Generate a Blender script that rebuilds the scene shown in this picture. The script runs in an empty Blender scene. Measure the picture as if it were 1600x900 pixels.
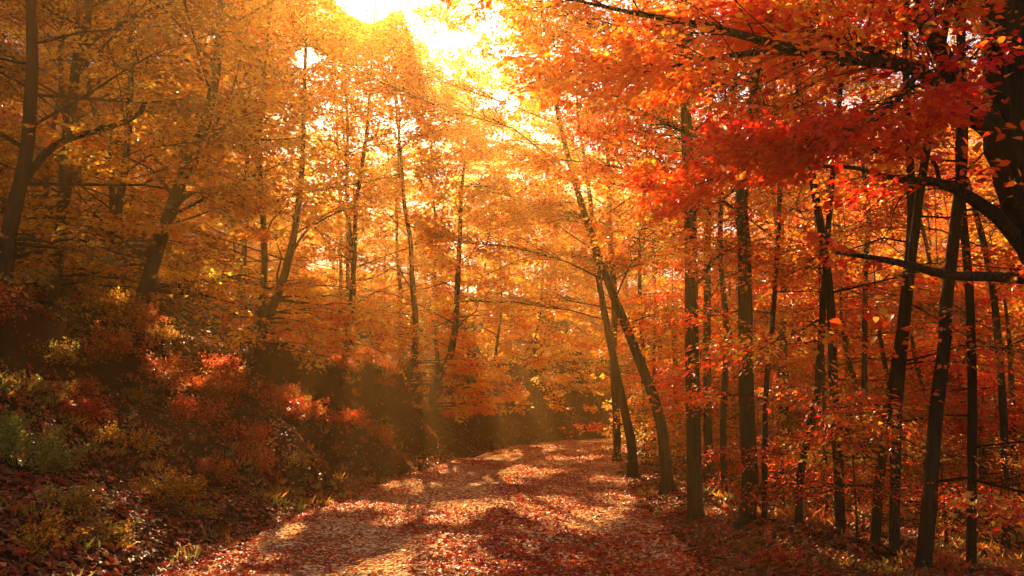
import bpy, math, random
import numpy as np
from mathutils import Vector

sc = bpy.context.scene
col = sc.collection
R = math.radians
rng = np.random.default_rng(7)
random.seed(7)

# ------------------------------------------------------------------ camera
F = 1256.0
EYE = np.array([0.0, 0.0, 1.6])
PITCH = R(8.6)
cd = bpy.data.cameras.new("camera"); cam = bpy.data.objects.new("camera", cd); col.objects.link(cam)
cam.location = EYE; cam.rotation_euler = (R(90) + PITCH, 0, 0)
cd.sensor_width = 36; cd.lens = 36 * F / 1600; cd.clip_start = 0.1; cd.clip_end = 2000
sc.camera = cam
FW = np.array([0, math.cos(PITCH), math.sin(PITCH)]); UP = np.array([0, -math.sin(PITCH), math.cos(PITCH)])
def ray(px, py):
    return FW + (px - 800) / F * np.array([1.0, 0, 0]) + (450 - py) / F * UP
def at(px, py, Y):
    d = ray(px, py); return EYE + d * (Y / d[1])
def project(P):
    d = P - EYE
    z = d @ FW
    z = np.where(z < 0.05, 0.05, z)
    return 800 + F * d[:, 0] / z, 450 - F * (d @ UP) / z

# ------------------------------------------------------------------ sun, sky, exposure
SUN = ray(612, -30); SUN = SUN / np.linalg.norm(SUN)
SUN_EL = math.asin(SUN[2]); SUN_AZ = math.atan2(SUN[0], SUN[1])
ld = bpy.data.lights.new("sun", 'SUN'); ld.energy = 5.0; ld.angle = R(0.55); ld.color = (1.0, 0.71, 0.37)
sun = bpy.data.objects.new("sun", ld); col.objects.link(sun)
sun.rotation_euler = Vector(SUN).to_track_quat('Z', 'Y').to_euler()
w = bpy.data.worlds.new("World"); sc.world = w; w.use_nodes = True
bg = w.node_tree.nodes['Background']
st = w.node_tree.nodes.new("ShaderNodeTexSky"); st.sky_type = 'NISHITA'; st.sun_disc = False
st.sun_elevation = SUN_EL; st.sun_rotation = SUN_AZ; st.dust_density = 1.2
w.node_tree.links.new(st.outputs[0], bg.inputs[0]); bg.inputs[1].default_value = 0.05
sc.view_settings.view_transform = 'Standard'; sc.view_settings.look = 'None'
sc.view_settings.gamma = 1; sc.view_settings.use_curve_mapping = False
sc.view_settings.exposure = 2.3
cy = sc.cycles
cy.max_bounces = 12; cy.diffuse_bounces = 4; cy.glossy_bounces = 2; cy.transmission_bounces = 8
cy.volume_bounces = 0; cy.transparent_max_bounces = 4
cy.use_denoising = True
HAZE_DENSITY = 0.0029; HAZE_G = 0.72; HAZE_COL = (1.0, 0.52, 0.14)

# ------------------------------------------------------------------ noise + terrain
_k = np.random.default_rng(3)
def make_noise(n, s0, s1):
    a = _k.uniform(0, 2 * np.pi, n); s = np.exp(_k.uniform(np.log(s0), np.log(s1), n))
    k = 2 * np.pi / s; ph = _k.uniform(0, 6.28, n)
    return (np.cos(a) * k, np.sin(a) * k, ph, s / s.max())
def noise(N, x, y, flat=False):
    o = np.zeros(np.broadcast(x, y).shape); tot = 0
    for kx, ky, ph, am in zip(*N):
        am = 1.0 if flat else am
        o += am * np.sin(kx * x + ky * y + ph); tot += am * am
    return o / math.sqrt(tot / 2 + 1e-9)
N_BIG = make_noise(8, 12, 40); N_MID = make_noise(12, 1.2, 5); N_FINE = make_noise(14, .18, .8)
N_LIT = make_noise(14, .9, 3.2); N_LIT2 = make_noise(12, .35, .9); N_GAP = make_noise(12, 40, 160); N_LUMP = make_noise(12, 2.0, 6.0)

ctl = np.array([(-1.2, -12), (-.95, -4), (-.75, 4), (-.6, 10), (-.3, 16), (.35, 22), (1.3, 29), (2.9, 36), (6, 42.5), (11, 48), (18, 52), (30, 56), (55, 60), (90, 66)], float)
def catmull(P, n):
    out = []
    Q = np.vstack([2 * P[0] - P[1], P, 2 * P[-1] - P[-2]])
    for i in range(1, len(Q) - 2):
        p0, p1, p2, p3 = Q[i - 1:i + 3]
        for t in np.linspace(0, 1, n, endpoint=False):
            out.append(.5 * (2 * p1 + (p2 - p0) * t + (2 * p0 - 5 * p1 + 4 * p2 - p3) * t * t + (3 * p1 - p0 - 3 * p2 + p3) * t ** 3))
    out.append(Q[-2]); return np.array(out)
ROAD = catmull(ctl, 12)
TAN = np.gradient(ROAD, axis=0); TAN /= np.linalg.norm(TAN, axis=1)[:, None]
ARC = np.concatenate([[0], np.cumsum(np.linalg.norm(np.diff(ROAD, axis=0), axis=1))])
def lateral(x, y):
    """signed distance to the road's centre line (left positive) and arc length"""
    x = np.asarray(x, float).ravel(); y = np.asarray(y, float).ravel()
    L = np.empty_like(x); S = np.empty_like(x)
    for a in range(0, len(x), 20000):
        dx = x[a:a + 20000, None] - ROAD[None, :, 0]; dy = y[a:a + 20000, None] - ROAD[None, :, 1]
        j = np.argmin(dx * dx + dy * dy, axis=1); i = np.arange(len(j))
        L[a:a + 20000] = -(dx[i, j] * TAN[j, 1] - dy[i, j] * TAN[j, 0])
        S[a:a + 20000] = ARC[j]
    return L, S
def half_width(s):
    return 2.75 - 0.35 * np.clip((s - 25) / 30, 0, 1)
def sstep(a, b, x):
    t = np.clip((x - a) / (b - a), 0, 1); return t * t * (3 - 2 * t)
def height(x, y):
    shp = np.shape(x)
    x = np.asarray(x, float).ravel(); y = np.asarray(y, float).ravel()
    L, S = lateral(x, y)
    hw = half_width(S)
    left = L - hw
    wob = noise(N_MID, x, y) * .16
    # how steep the bank is: gentle close to the camera, an earth cutting further on
    soft = 1 - sstep(10, 24, y)
    b0 = .15 + .9 * soft; b1 = 2.1 + 2.3 * soft + .30 * noise(N_LUMP, x * 1.4, y)
    lw = left + wob * (1 - .5 * soft)
    bank = 2.0 * np.clip((lw - b0) / (b1 - b0), 0, 1) ** 1.15 + (.70 + .2 * noise(N_LUMP, y, x)) * sstep(b1 + .02, b1 + .55, lw + .1 * noise(N_FINE, x, y)) + .12 * sstep(0, 1, left)
    hill = .42 * np.maximum(left - b1 - .4, 0) ** 1.0
    hill = np.where(hill > 9, 9 + (hill - 9) * .25, hill)
    right = -L - hw
    fall = -.10 * np.clip(right - 1.5, 0, 30) + .14 * sstep(0, .8, right) - .05 * sstep(2, 3, right)
    h = np.where(L > 0, bank + hill, fall)
    rough = np.clip(np.maximum(left, right) / 1.0, 0, 1)
    h = h + rough * (left > b1 - .2) * (left < b1 + .8) * .09 * noise(N_FINE, x * 1.3, y * .9)
    h = h + rough * (.07 * noise(N_MID, x, y) + .025 * noise(N_FINE, x, y)) + .12 * noise(N_BIG, x, y) * rough
    crown_ = .05 * (1 - (L / hw) ** 2) * (np.abs(L) < hw)
    h = h - .06 * sstep(.0, .6, -np.maximum(left, right)) + crown_ * 0
    return h.reshape(shp)
def H1(x, y): return float(height(np.array([x]), np.array([y]))[0])
def road_height(x, y, L, hw):
    u = np.abs(L) / hw
    rut = -.035 * np.exp(-((np.abs(L) - .85) / .28) ** 2)
    base = .045 * (1 - u ** 2) + rut + .016 * noise(N_FINE, x, y) + .02 * noise(N_MID, x, y)
    return base * (u < 1) - .0 - .12 * sstep(.93, 1.06, u) + .012
def ground_hit(px, py):
    d = ray(px, py)
    ts = np.linspace(3, 90, 1500)
    P = EYE + d * ts[:, None]
    hh = height(P[:, 0], P[:, 1])
    i = np.argmax(P[:, 2] < hh)
    if P[i, 2] >= hh[i]: i = -1
    return P[i]
def surf(x, y):
    """top of ground or road"""
    L, S = lateral(x, y); hw = half_width(S)
    g = height(x, y); r = road_height(np.asarray(x, float).ravel(), np.asarray(y, float).ravel(), L, hw)
    return np.where(np.abs(L) < hw * .98, np.maximum(r, g.ravel()), g.ravel())

# ------------------------------------------------------------------ light through the canopy
SU = np.cross([0, 0, 1.0], SUN); SU /= np.linalg.norm(SU)
SV = np.cross(SUN, SU)
def uv_of(P): P = np.atleast_2d(P); return P @ SU, P @ SV
def landing(P):
    t = P[:, 2] / SUN[2]
    return P[:, 0] - SUN[0] * t, P[:, 1] - SUN[1] * t
GAPS = []      # openings in the canopy: (u, v, radius)
def add_gap(px, py, r, r2=None):
    g = ground_hit(px, py); u, v = uv_of(g); GAPS.append((u[0], v[0], r, r2 or r))
add_gap(640, 768, .6, .8)
add_gap(30, 640, .7, .6)
add_gap(1330, 870, .6, .45)
add_gap(300, 770, .6, .25)
def light_keep(P):
    """False where the canopy is open towards the sun"""
    k = np.ones(len(P), bool)
    lx, ly = landing(P)
    L, S = lateral(lx, ly); hw = half_width(S)
    n = noise(N_LIT, lx * 1.0, ly * .42) + .45 * noise(N_LIT2, lx, ly * .45)
    on_road = (np.abs(L) < hw + .4) & (ly > 5) & (ly < 60)
    thr = np.where(ly < 11, .25, np.where(ly < 30, .2, .35))
    thr = thr + .35 * sstep(.6, 2.4, -L) - .95 * np.exp(-((lx + .8) / 1.6) ** 2 - ((ly - 11.0) / 3.6) ** 2)
    k &= ~(on_road & (n > thr))
    # beside the road the sunlight reaches down to leaves nearer than a wandering depth and is caught there
    reach = 17 + 9 * noise(N_BIG, lx * 1.7, ly * 1.7) + 4 * noise(N_LIT, lx, ly)
    reach = np.where((ly < 3) & (lx > .5), 8.2 + 1.2 * noise(N_LIT, lx, ly), reach)
    side = ~on_road & (ly > -25) & (lx > -7) & (lx < 26)
    k &= ~(side & (n > .0) & (P[:, 1] > reach))
    k &= ~(side & (n > .95) & (ly > 9))
    bank = (L >= hw + .3) & (L < hw + 4.5) & (ly > 9.5) & (ly < 45)
    k &= ~(bank & (n > .05))
    u, v = uv_of(P)
    for gu, gv, r, r2 in GAPS:      # closed canopy around each single opening
        e = ((u - gu) / r) ** 2 + ((v - gv) / r2) ** 2
        k |= (e < 3.5) & (e > 1)
    for gu, gv, r, r2 in GAPS:
        k &= ((u - gu) / r) ** 2 + ((v - gv) / r2) ** 2 > 1
    return k
def sky_keep(P):
    """the opening over the road towards the sun, and smaller ones beside it"""
    px, py = project(P)
    n = noise(N_GAP, px, py)
    k = np.ones(len(P), bool)
    for cx, cyy, rx, ry, s in [(600, -10, 88, 44, .9), (715, 62, 50, 15, .8), (480, 95, 36, 22, .4), (80, 40, 30, 16, .6), (1270, 110, 22, 12, .6)]:
        e = ((px - cx) / rx) ** 2 + ((py - cyy) / ry) ** 2
        k &= ~((e + n * .28 < s))
    return k

# ------------------------------------------------------------------ materials
def new_mat(name):
    m = bpy.data.materials.new(name); m.use_nodes = True
    nt = m.node_tree; nt.nodes.clear()
    out = nt.nodes.new("ShaderNodeOutputMaterial")
    return m, nt, out
def N(nt, t, **kw):
    n = nt.nodes.new(t)
    for k, v in kw.items(): setattr(n, k, v)
    return n
def ramp(nt, stops):
    r = nt.nodes.new("ShaderNodeValToRGB"); e = r.color_ramp.elements
    while len(e) > 1: e.remove(e[-1])
    e[0].position = stops[0][0]; e[0].color = (*stops[0][1], 1)
    for p, c in stops[1:]:
        x = e.new(p); x.color = (*c, 1)
    return r
def leaf_material(name, trans=.62, rough=.42, spec=.4):
    m, nt, out = new_mat(name)
    a = N(nt, "ShaderNodeAttribute", attribute_name="leaf_colour")
    geo = N(nt, "ShaderNodeNewGeometry")
    nz = N(nt, "ShaderNodeTexNoise"); nz.inputs['Scale'].default_value = 45
    nt.links.new(geo.outputs['Position'], nz.inputs['Vector'])
    hsv = N(nt, "ShaderNodeHueSaturation")
    mr = N(nt, "ShaderNodeMapRange"); mr.inputs['To Min'].default_value = .8; mr.inputs['To Max'].default_value = 1.2
    nt.links.new(nz.outputs['Fac'], mr.inputs['Value']); nt.links.new(mr.outputs[0], hsv.inputs['Value'])
    nt.links.new(a.outputs['Color'], hsv.inputs['Color'])
    tr = N(nt, "ShaderNodeBsdfTranslucent"); nt.links.new(hsv.outputs[0], tr.inputs['Color'])
    pr = N(nt, "ShaderNodeBsdfPrincipled"); nt.links.new(hsv.outputs[0], pr.inputs['Base Color'])
    pr.inputs['Roughness'].default_value = rough; pr.inputs['Specular IOR Level'].default_value = spec
    mx = N(nt, "ShaderNodeMixShader"); mx.inputs[0].default_value = trans
    nt.links.new(pr.outputs[0], mx.inputs[1]); nt.links.new(tr.outputs[0], mx.inputs[2])
    nt.links.new(mx.outputs[0], out.inputs['Surface'])
    return m
M_LEAF = leaf_material("autumn_leaf")
M_LITTER = leaf_material("fallen_leaf", trans=.4, rough=.5, spec=.3)

def bark_material(name, dark, light, moss):
    m, nt, out = new_mat(name)
    tc = N(nt, "ShaderNodeTexCoord"); mp = N(nt, "ShaderNodeMapping"); mp.inputs['Scale'].default_value = (14, 14, 2.4)
    nt.links.new(tc.outputs['Object'], mp.inputs['Vector'])
    n1 = N(nt, "ShaderNodeTexNoise"); n1.inputs['Scale'].default_value = 2.2; n1.inputs['Detail'].default_value = 6
    nt.links.new(mp.outputs[0], n1.inputs['Vector'])
    n2 = N(nt, "ShaderNodeTexNoise"); n2.inputs['Scale'].default_value = 1.3; n2.inputs['Detail'].default_value = 4
    nt.links.new(tc.outputs['Object'], n2.inputs['Vector'])
    r = ramp(nt, [(.3, dark), (.7, light)]); nt.links.new(n1.outputs['Fac'], r.inputs[0])
    mk = ramp(nt, [(.45, (0, 0, 0)), (.65, (1, 1, 1))]); nt.links.new(n2.outputs['Fac'], mk.inputs[0])
    mx = N(nt, "ShaderNodeMix", data_type='RGBA'); nt.links.new(mk.outputs[0], mx.inputs[0])
    nt.links.new(r.outputs[0], mx.inputs[6]); mx.inputs[7].default_value = (*moss, 1)
    pr = N(nt, "ShaderNodeBsdfPrincipled"); pr.inputs['Roughness'].default_value = .9; pr.inputs['Specular IOR Level'].default_value = .02
    nt.links.new(mx.outputs[2], pr.inputs['Base Color'])
    bp = N(nt, "ShaderNodeBump"); bp.inputs['Strength'].default_value = 1.0; bp.inputs['Distance'].default_value = .06
    nt.links.new(n1.outputs['Fac'], bp.inputs['Height']); nt.links.new(bp.outputs[0], pr.inputs['Normal'])
    nt.links.new(pr.outputs[0], out.inputs['Surface'])
    return m
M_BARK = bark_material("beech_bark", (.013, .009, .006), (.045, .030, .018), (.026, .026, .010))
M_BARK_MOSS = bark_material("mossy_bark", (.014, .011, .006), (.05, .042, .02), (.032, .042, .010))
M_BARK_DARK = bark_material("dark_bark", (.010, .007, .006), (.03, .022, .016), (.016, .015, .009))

def ground_material(name, stops, bump=.6, scale=3.0, crumbs=False):
    m, nt, out = new_mat(name)
    geo = N(nt, "ShaderNodeNewGeometry")
    n1 = N(nt, "ShaderNodeTexNoise"); n1.inputs['Scale'].default_value = scale; n1.inputs['Detail'].default_value = 8
    n2 = N(nt, "ShaderNodeTexNoise"); n2.inputs['Scale'].default_value = scale * 12; n2.inputs['Detail'].default_value = 5
    for n in (n1, n2): nt.links.new(geo.outputs['Position'], n.inputs['Vector'])
    ad = N(nt, "ShaderNodeMath", operation='MULTIPLY_ADD'); ad.inputs[1].default_value = .55
    nt.links.new(n2.outputs['Fac'], ad.inputs[0])
    ml = N(nt, "ShaderNodeMath", operation='MULTIPLY'); ml.inputs[1].default_value = .6
    nt.links.new(n1.outputs['Fac'], ml.inputs[0]); nt.links.new(ml.outputs[0], ad.inputs[2])
    r = ramp(nt, stops); nt.links.new(ad.outputs[0], r.inputs[0])
    pr = N(nt, "ShaderNodeBsdfPrincipled"); pr.inputs['Roughness'].default_value = 1; pr.inputs['Specular IOR Level'].default_value = 0
    if crumbs:      # crushed leaf crumbs and small stones pressed into the dirt
        vo = N(nt, "ShaderNodeTexVoronoi"); vo.inputs['Scale'].default_value = 34
        nt.links.new(geo.outputs['Position'], vo.inputs['Vector'])
        sp = N(nt, "ShaderNodeSeparateColor"); nt.links.new(vo.outputs['Color'], sp.inputs[0])
        n3 = N(nt, "ShaderNodeTexNoise"); n3.inputs['Scale'].default_value = 1.1; n3.inputs['Detail'].default_value = 5; nt.links.new(geo.outputs['Position'], n3.inputs['Vector'])
        sm = N(nt, "ShaderNodeMath", operation='ADD'); nt.links.new(sp.outputs[0], sm.inputs[0]); nt.links.new(n3.outputs['Fac'], sm.inputs[1])
        mk = ramp(nt, [(.88, (0, 0, 0)), (.93, (1, 1, 1))]); nt.links.new(sm.outputs[0], mk.inputs[0])
        cc = ramp(nt, [(0, (.22, .07, .025)), (.4, (.34, .05, .02)), (.7, (.30, .14, .05)), (1, (.12, .06, .03))]); nt.links.new(sp.outputs[1], cc.inputs[0])
        mx = N(nt, "ShaderNodeMix", data_type='RGBA'); nt.links.new(mk.outputs[0], mx.inputs[0]); nt.links.new(r.outputs[0], mx.inputs[6]); nt.links.new(cc.outputs[0], mx.inputs[7])
        nt.links.new(mx.outputs[2], pr.inputs['Base Color'])
    else: nt.links.new(r.outputs[0], pr.inputs['Base Color'])
    bp = N(nt, "ShaderNodeBump"); bp.inputs['Strength'].default_value = bump; bp.inputs['Distance'].default_value = .03
    nt.links.new(n2.outputs['Fac'], bp.inputs['Height']); nt.links.new(bp.outputs[0], pr.inputs['Normal'])
    nt.links.new(pr.outputs[0], out.inputs['Surface'])
    return m
M_GROUND = ground_material("forest_soil", [(.35, (.010, .006, .003)), (.5, (.025, .012, .005)), (.65, (.048, .020, .008))])
M_ROAD = ground_material("sandy_dirt", crumbs=True, stops= [(.35, (.30, .19, .09)), (.5, (.56, .37, .14)), (.68, (.76, .55, .24))], bump=.7, scale=1.6)

PAL = {
    'gold':    [((.82, .42, .02), 5), ((.88, .56, .04), 4), ((.80, .30, .014), 2), ((.46, .24, .02), 2)],
    'yellow':  [((.88, .62, .05), 5), ((.86, .50, .03), 4), ((.85, .32, .02), 1)],
    'orange':  [((.86, .19, .008), 5), ((.88, .31, .015), 3), ((.74, .10, .006), 3), ((.9, .45, .03), 1)],
    'flame':   [((.82, .13, .012), 5), ((.86, .25, .018), 3), ((.62, .05, .012), 3), ((.9, .45, .05), 1)],
    'red':     [((.76, .035, .010), 5), ((.62, .016, .010), 3), ((.84, .10, .012), 2)],
    'crimson': [((.68, .010, .012), 5), ((.78, .025, .014), 3), ((.48, .008, .01), 2)],
    'brown':   [((.36, .14, .014), 4), ((.50, .23, .02), 3), ((.20, .065, .012), 3), ((.70, .38, .03), 1)],  # dry-leaf browns, deepened so the left side looks shaded
    'russet':  [((.52, .07, .022), 5), ((.62, .16, .03), 3), ((.34, .04, .018), 3), ((.75, .38, .07), 1)],
    'green':   [((.17, .25, .03), 5), ((.34, .38, .05), 3), ((.13, .19, .03), 3), ((.5, .4, .06), 1)],
    'olive':   [((.26, .25, .045), 4), ((.16, .17, .03), 4), ((.42, .27, .05), 2)],
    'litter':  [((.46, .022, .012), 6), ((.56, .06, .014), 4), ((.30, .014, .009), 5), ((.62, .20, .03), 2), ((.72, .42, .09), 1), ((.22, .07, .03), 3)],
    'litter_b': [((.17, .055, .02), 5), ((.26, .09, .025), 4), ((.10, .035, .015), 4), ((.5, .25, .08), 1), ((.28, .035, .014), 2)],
}
def pick(pals, n, g):
    """pals: list of (palette, weight) -> n colours"""
    C, W = [], []
    for nm, wt in pals:
        t = sum(x[1] for x in PAL[nm])
        for c, k in PAL[nm]: C.append((min(c[0] * 1.12, .95), c[1], c[2])); W.append(wt * k / t)
    W = np.array(W); W /= W.sum()
    return np.array(C)[g.choice(len(C), n, p=W)]

# ------------------------------------------------------------------ mesh helpers
def mesh_np(name, V, faces, mats, colours=None, smooth=False):
    """faces: (n,k) int array; colours: (n,3) per face"""
    me = bpy.data.meshes.new(name)
    n, k = faces.shape
    me.vertices.add(len(V)); me.vertices.foreach_set('co', np.ascontiguousarray(V, np.float32).ravel())
    me.loops.add(n * k); me.loops.foreach_set('vertex_index', np.ascontiguousarray(faces, np.int32).ravel())
    me.polygons.add(n); me.polygons.foreach_set('loop_start', np.arange(0, n * k, k, dtype=np.int32))
    me.polygons.foreach_set('loop_total', np.full(n, k, np.int32))
    if smooth: me.polygons.foreach_set('use_smooth', np.ones(n, bool))
    if colours is not None:
        a = me.attributes.new('leaf_colour', 'FLOAT_COLOR', 'FACE')
        c4 = np.ones((n, 4), np.float32); c4[:, :3] = colours; a.data.foreach_set('color', c4.ravel())
    me.materials.append(mats); me.update(calc_edges=True)
    return me
def link(name, data, parent=None, **props):
    o = bpy.data.objects.new(name, data); col.objects.link(o)
    if parent is not None: o.parent = parent
    for k, v in props.items(): o[k] = v
    return o
def thing(name, label, cat, loc, group=None):
    o = link(name, None); o.location = loc; o.empty_display_size = .3
    o['label'] = label; o['category'] = cat
    if group: o['group'] = group
    return o

class Tubes:
    def __init__(s): s.V = []; s.Fq = []; s.n = 0
    def add(s, P, r, sides=6, rough=0.0, g=rng, ridges=0.0, flare=None):
        P = np.asarray(P, float); m = len(P); r = np.broadcast_to(np.asarray(r, float), (m,))
        T = np.gradient(P, axis=0); T /= np.linalg.norm(T, axis=1)[:, None] + 1e-9
        ref = np.array([1.0, 0, 0]) if abs(T[0][0]) < .8 else np.array([0, 1.0, 0])
        A = np.cross(T, ref); A /= np.linalg.norm(A, axis=1)[:, None] + 1e-9
        B = np.cross(T, A)
        th = np.arange(sides) * 2 * np.pi / sides
        rr = r[:, None] * (1 + rough * g.standard_normal((m, sides)))
        if ridges:
            a1, a2 = g.uniform(0, 6.28, 2); q = np.linspace(0, 1, m)[:, None]
            rr = rr * (1 + ridges * (np.cos(3 * th + a1 + 2.5 * q) + .7 * np.cos(5 * th + a2 - 4 * q)) + ridges * .8 * g.standard_normal(sides)[None])
            for _ in range(5):      # knots and scars
                kq, ka = g.uniform(.02, .6), g.uniform(0, 6.28)
                rr = rr * (1 + .16 * np.exp(-((q - kq) / .012) ** 2) * np.clip(np.cos(th - ka), 0, 1)[None] ** 3)
        if flare is not None:
            k = int(g.integers(3, 6)); rr = rr * (1 + flare[:, None] * (.45 + .75 * np.clip(np.cos(k * th + g.uniform(0, 6.28)), -.4, 1) + .15 * g.standard_normal(sides))[None])
        ring = P[:, None] + rr[..., None] * (np.cos(th)[None, :, None] * A[:, None] + np.sin(th)[None, :, None] * B[:, None])
        s.V.append(ring.reshape(-1, 3))
        i = np.arange(m - 1)[:, None] * sides; j = np.arange(sides)[None]; j2 = (j + 1) % sides
        q = np.stack([i + j, i + j2, i + sides + j2, i + sides + j], -1).reshape(-1, 4) + s.n
        s.Fq.append(q); s.n += m * sides
    def mesh(s, name, mat, origin):
        V = np.vstack(s.V) - np.asarray(origin)
        return mesh_np(name, V, np.vstack(s.Fq), mat, smooth=True)

def smooth_path(P, n):
    P = np.asarray(P, float)
    Q = np.vstack([2 * P[0] - P[1], P, 2 * P[-1] - P[-2]]); out = []
    for i in range(1, len(Q) - 2):
        p0, p1, p2, p3 = Q[i - 1:i + 3]
        for t in np.linspace(0, 1, n, endpoint=False):
            out.append(.5 * (2 * p1 + (p2 - p0) * t + (2 * p0 - 5 * p1 + 4 * p2 - p3) * t * t + (3 * p1 - p0 - 3 * p2 + p3) * t ** 3))
    out.append(Q[-2]); return np.array(out)

def unit(A): return A / (np.linalg.norm(A, axis=-1, keepdims=True) + 1e-9)
def leaf_geometry(P, D, Nn, L, Wd, g, quads=2, fold=.14):
    """each leaf two faces folded at the midrib (quads=1: one diamond bent in two triangles)"""
    D = unit(D); S = unit(np.cross(D, Nn)); Nn = np.cross(S, D)
    L = L[:, None]; Wd = Wd[:, None]
    if quads == 1:
        base = P; tip = P + D * L - Nn * L * .12
        l = P + D * L * .45 + S * Wd * .5 + Nn * Wd * fold; r = P + D * L * .45 - S * Wd * .5 + Nn * Wd * fold
        V = np.stack([base, l, tip, r], 1).reshape(-1, 3)
        i = np.arange(len(P))[:, None] * 4
        # two triangles sharing the midrib
        Fc = np.concatenate([i + [[0, 1, 2]], i + [[0, 2, 3]]], 1).reshape(-1, 3)
        return V, Fc, 2
    base = P; tip = P + D * L - Nn * L * .15
    l1 = P + D * L * .25 + S * Wd * .42 + Nn * Wd * fold * .8; l2 = P + D * L * .65 + S * Wd * .40 + Nn * Wd * (fold * .8 - .06)
    r1 = P + D * L * .25 - S * Wd * .42 + Nn * Wd * fold * .8; r2 = P + D * L * .65 - S * Wd * .40 + Nn * Wd * (fold * .8 - .06)
    V = np.stack([base, l1, l2, tip, r2, r1], 1).reshape(-1, 3)
    i = np.arange(len(P))[:, None] * 6
    Fc = np.concatenate([i + [[0, 1, 2, 3]], i + [[0, 3, 4, 5]]], 1).reshape(-1, 4)
    return V, Fc, 2

def spray_leaves(C, D, Nn, per, Ls, Ws, leaf, g, col_s, jitter=.38, thick=.05, depth_scale=True):
    """C,D,Nn: centres, outward directions and normals of S flat sprays; returns leaf arrays"""
    S = len(C)
    D = unit(D); B = unit(np.cross(Nn, D)); Nn = np.cross(D, B)
    idx = np.repeat(np.arange(S), per)
    n = len(idx)
    a = g.uniform(-.5, .5, n); wide = np.sqrt(np.clip(1 - (2 * a) ** 2 * .85, .05, 1))
    b = g.uniform(-.5, .5, n) * wide
    Lr = Ls[idx]; Wr = Ws[idx]
    P = C[idx] + D[idx] * (a * Lr)[:, None] + B[idx] * (b * Wr)[:, None] + Nn[idx] * (g.normal(0, 1, n) * thick * Lr - .10 * Lr * (2 * b) ** 2)[:, None]
    ld_ = D[idx] * .7 + B[idx] * (np.sign(b) * g.uniform(.2, 1.0, n))[:, None] + g.normal(0, .25, (n, 3)) - np.array([0, 0, .18])
    nn = Nn[idx] + g.normal(0, jitter, (n, 3))
    lf = leaf * g.uniform(.7, 1.25, n)
    colr = col_s[idx] * g.uniform(.78, 1.2, n)[:, None]
    return P, ld_, nn, lf, np.clip(colr, 0, .95)

STAT = {'leaves': 0}
def crown_mesh(name, origin, C, D, Nn, per, Ls, Ws, leaf, g, pals, carve=True, quads=1, jitter=.62, clump=.75, thick=.05):
    S = len(C)
    cs = pick(pals, S, g)
    P, ld_, nn, lf, colr = spray_leaves(C, D, Nn, per, Ls, Ws, leaf, g, cs, jitter, thick)
    other = pick(pals, len(P), g); m = g.random(len(P)) > clump
    colr[m] = np.clip(other[m] * g.uniform(.8, 1.15, (m.sum(), 1)), 0, .95)
    if carve:
        k = light_keep(P) & sky_keep(P)
        k |= (P[:, 2] < 1.0) & (P[:, 1] < 60) & False
        # nothing may grow into the lens
        k &= (np.linalg.norm(P - EYE, axis=1) > 3.2)
        P, ld_, nn, lf, colr = P[k], ld_[k], nn[k], lf[k], colr[k]
    if len(P) == 0: return None
    V, Fc, m = leaf_geometry(P, ld_, nn, lf, lf * g.uniform(.5, .68, len(P)), g, quads)
    STAT['leaves'] += len(P)
    return mesh_np(name, V - np.asarray(origin), Fc, M_LEAF, np.repeat(colr, m, 0))

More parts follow.
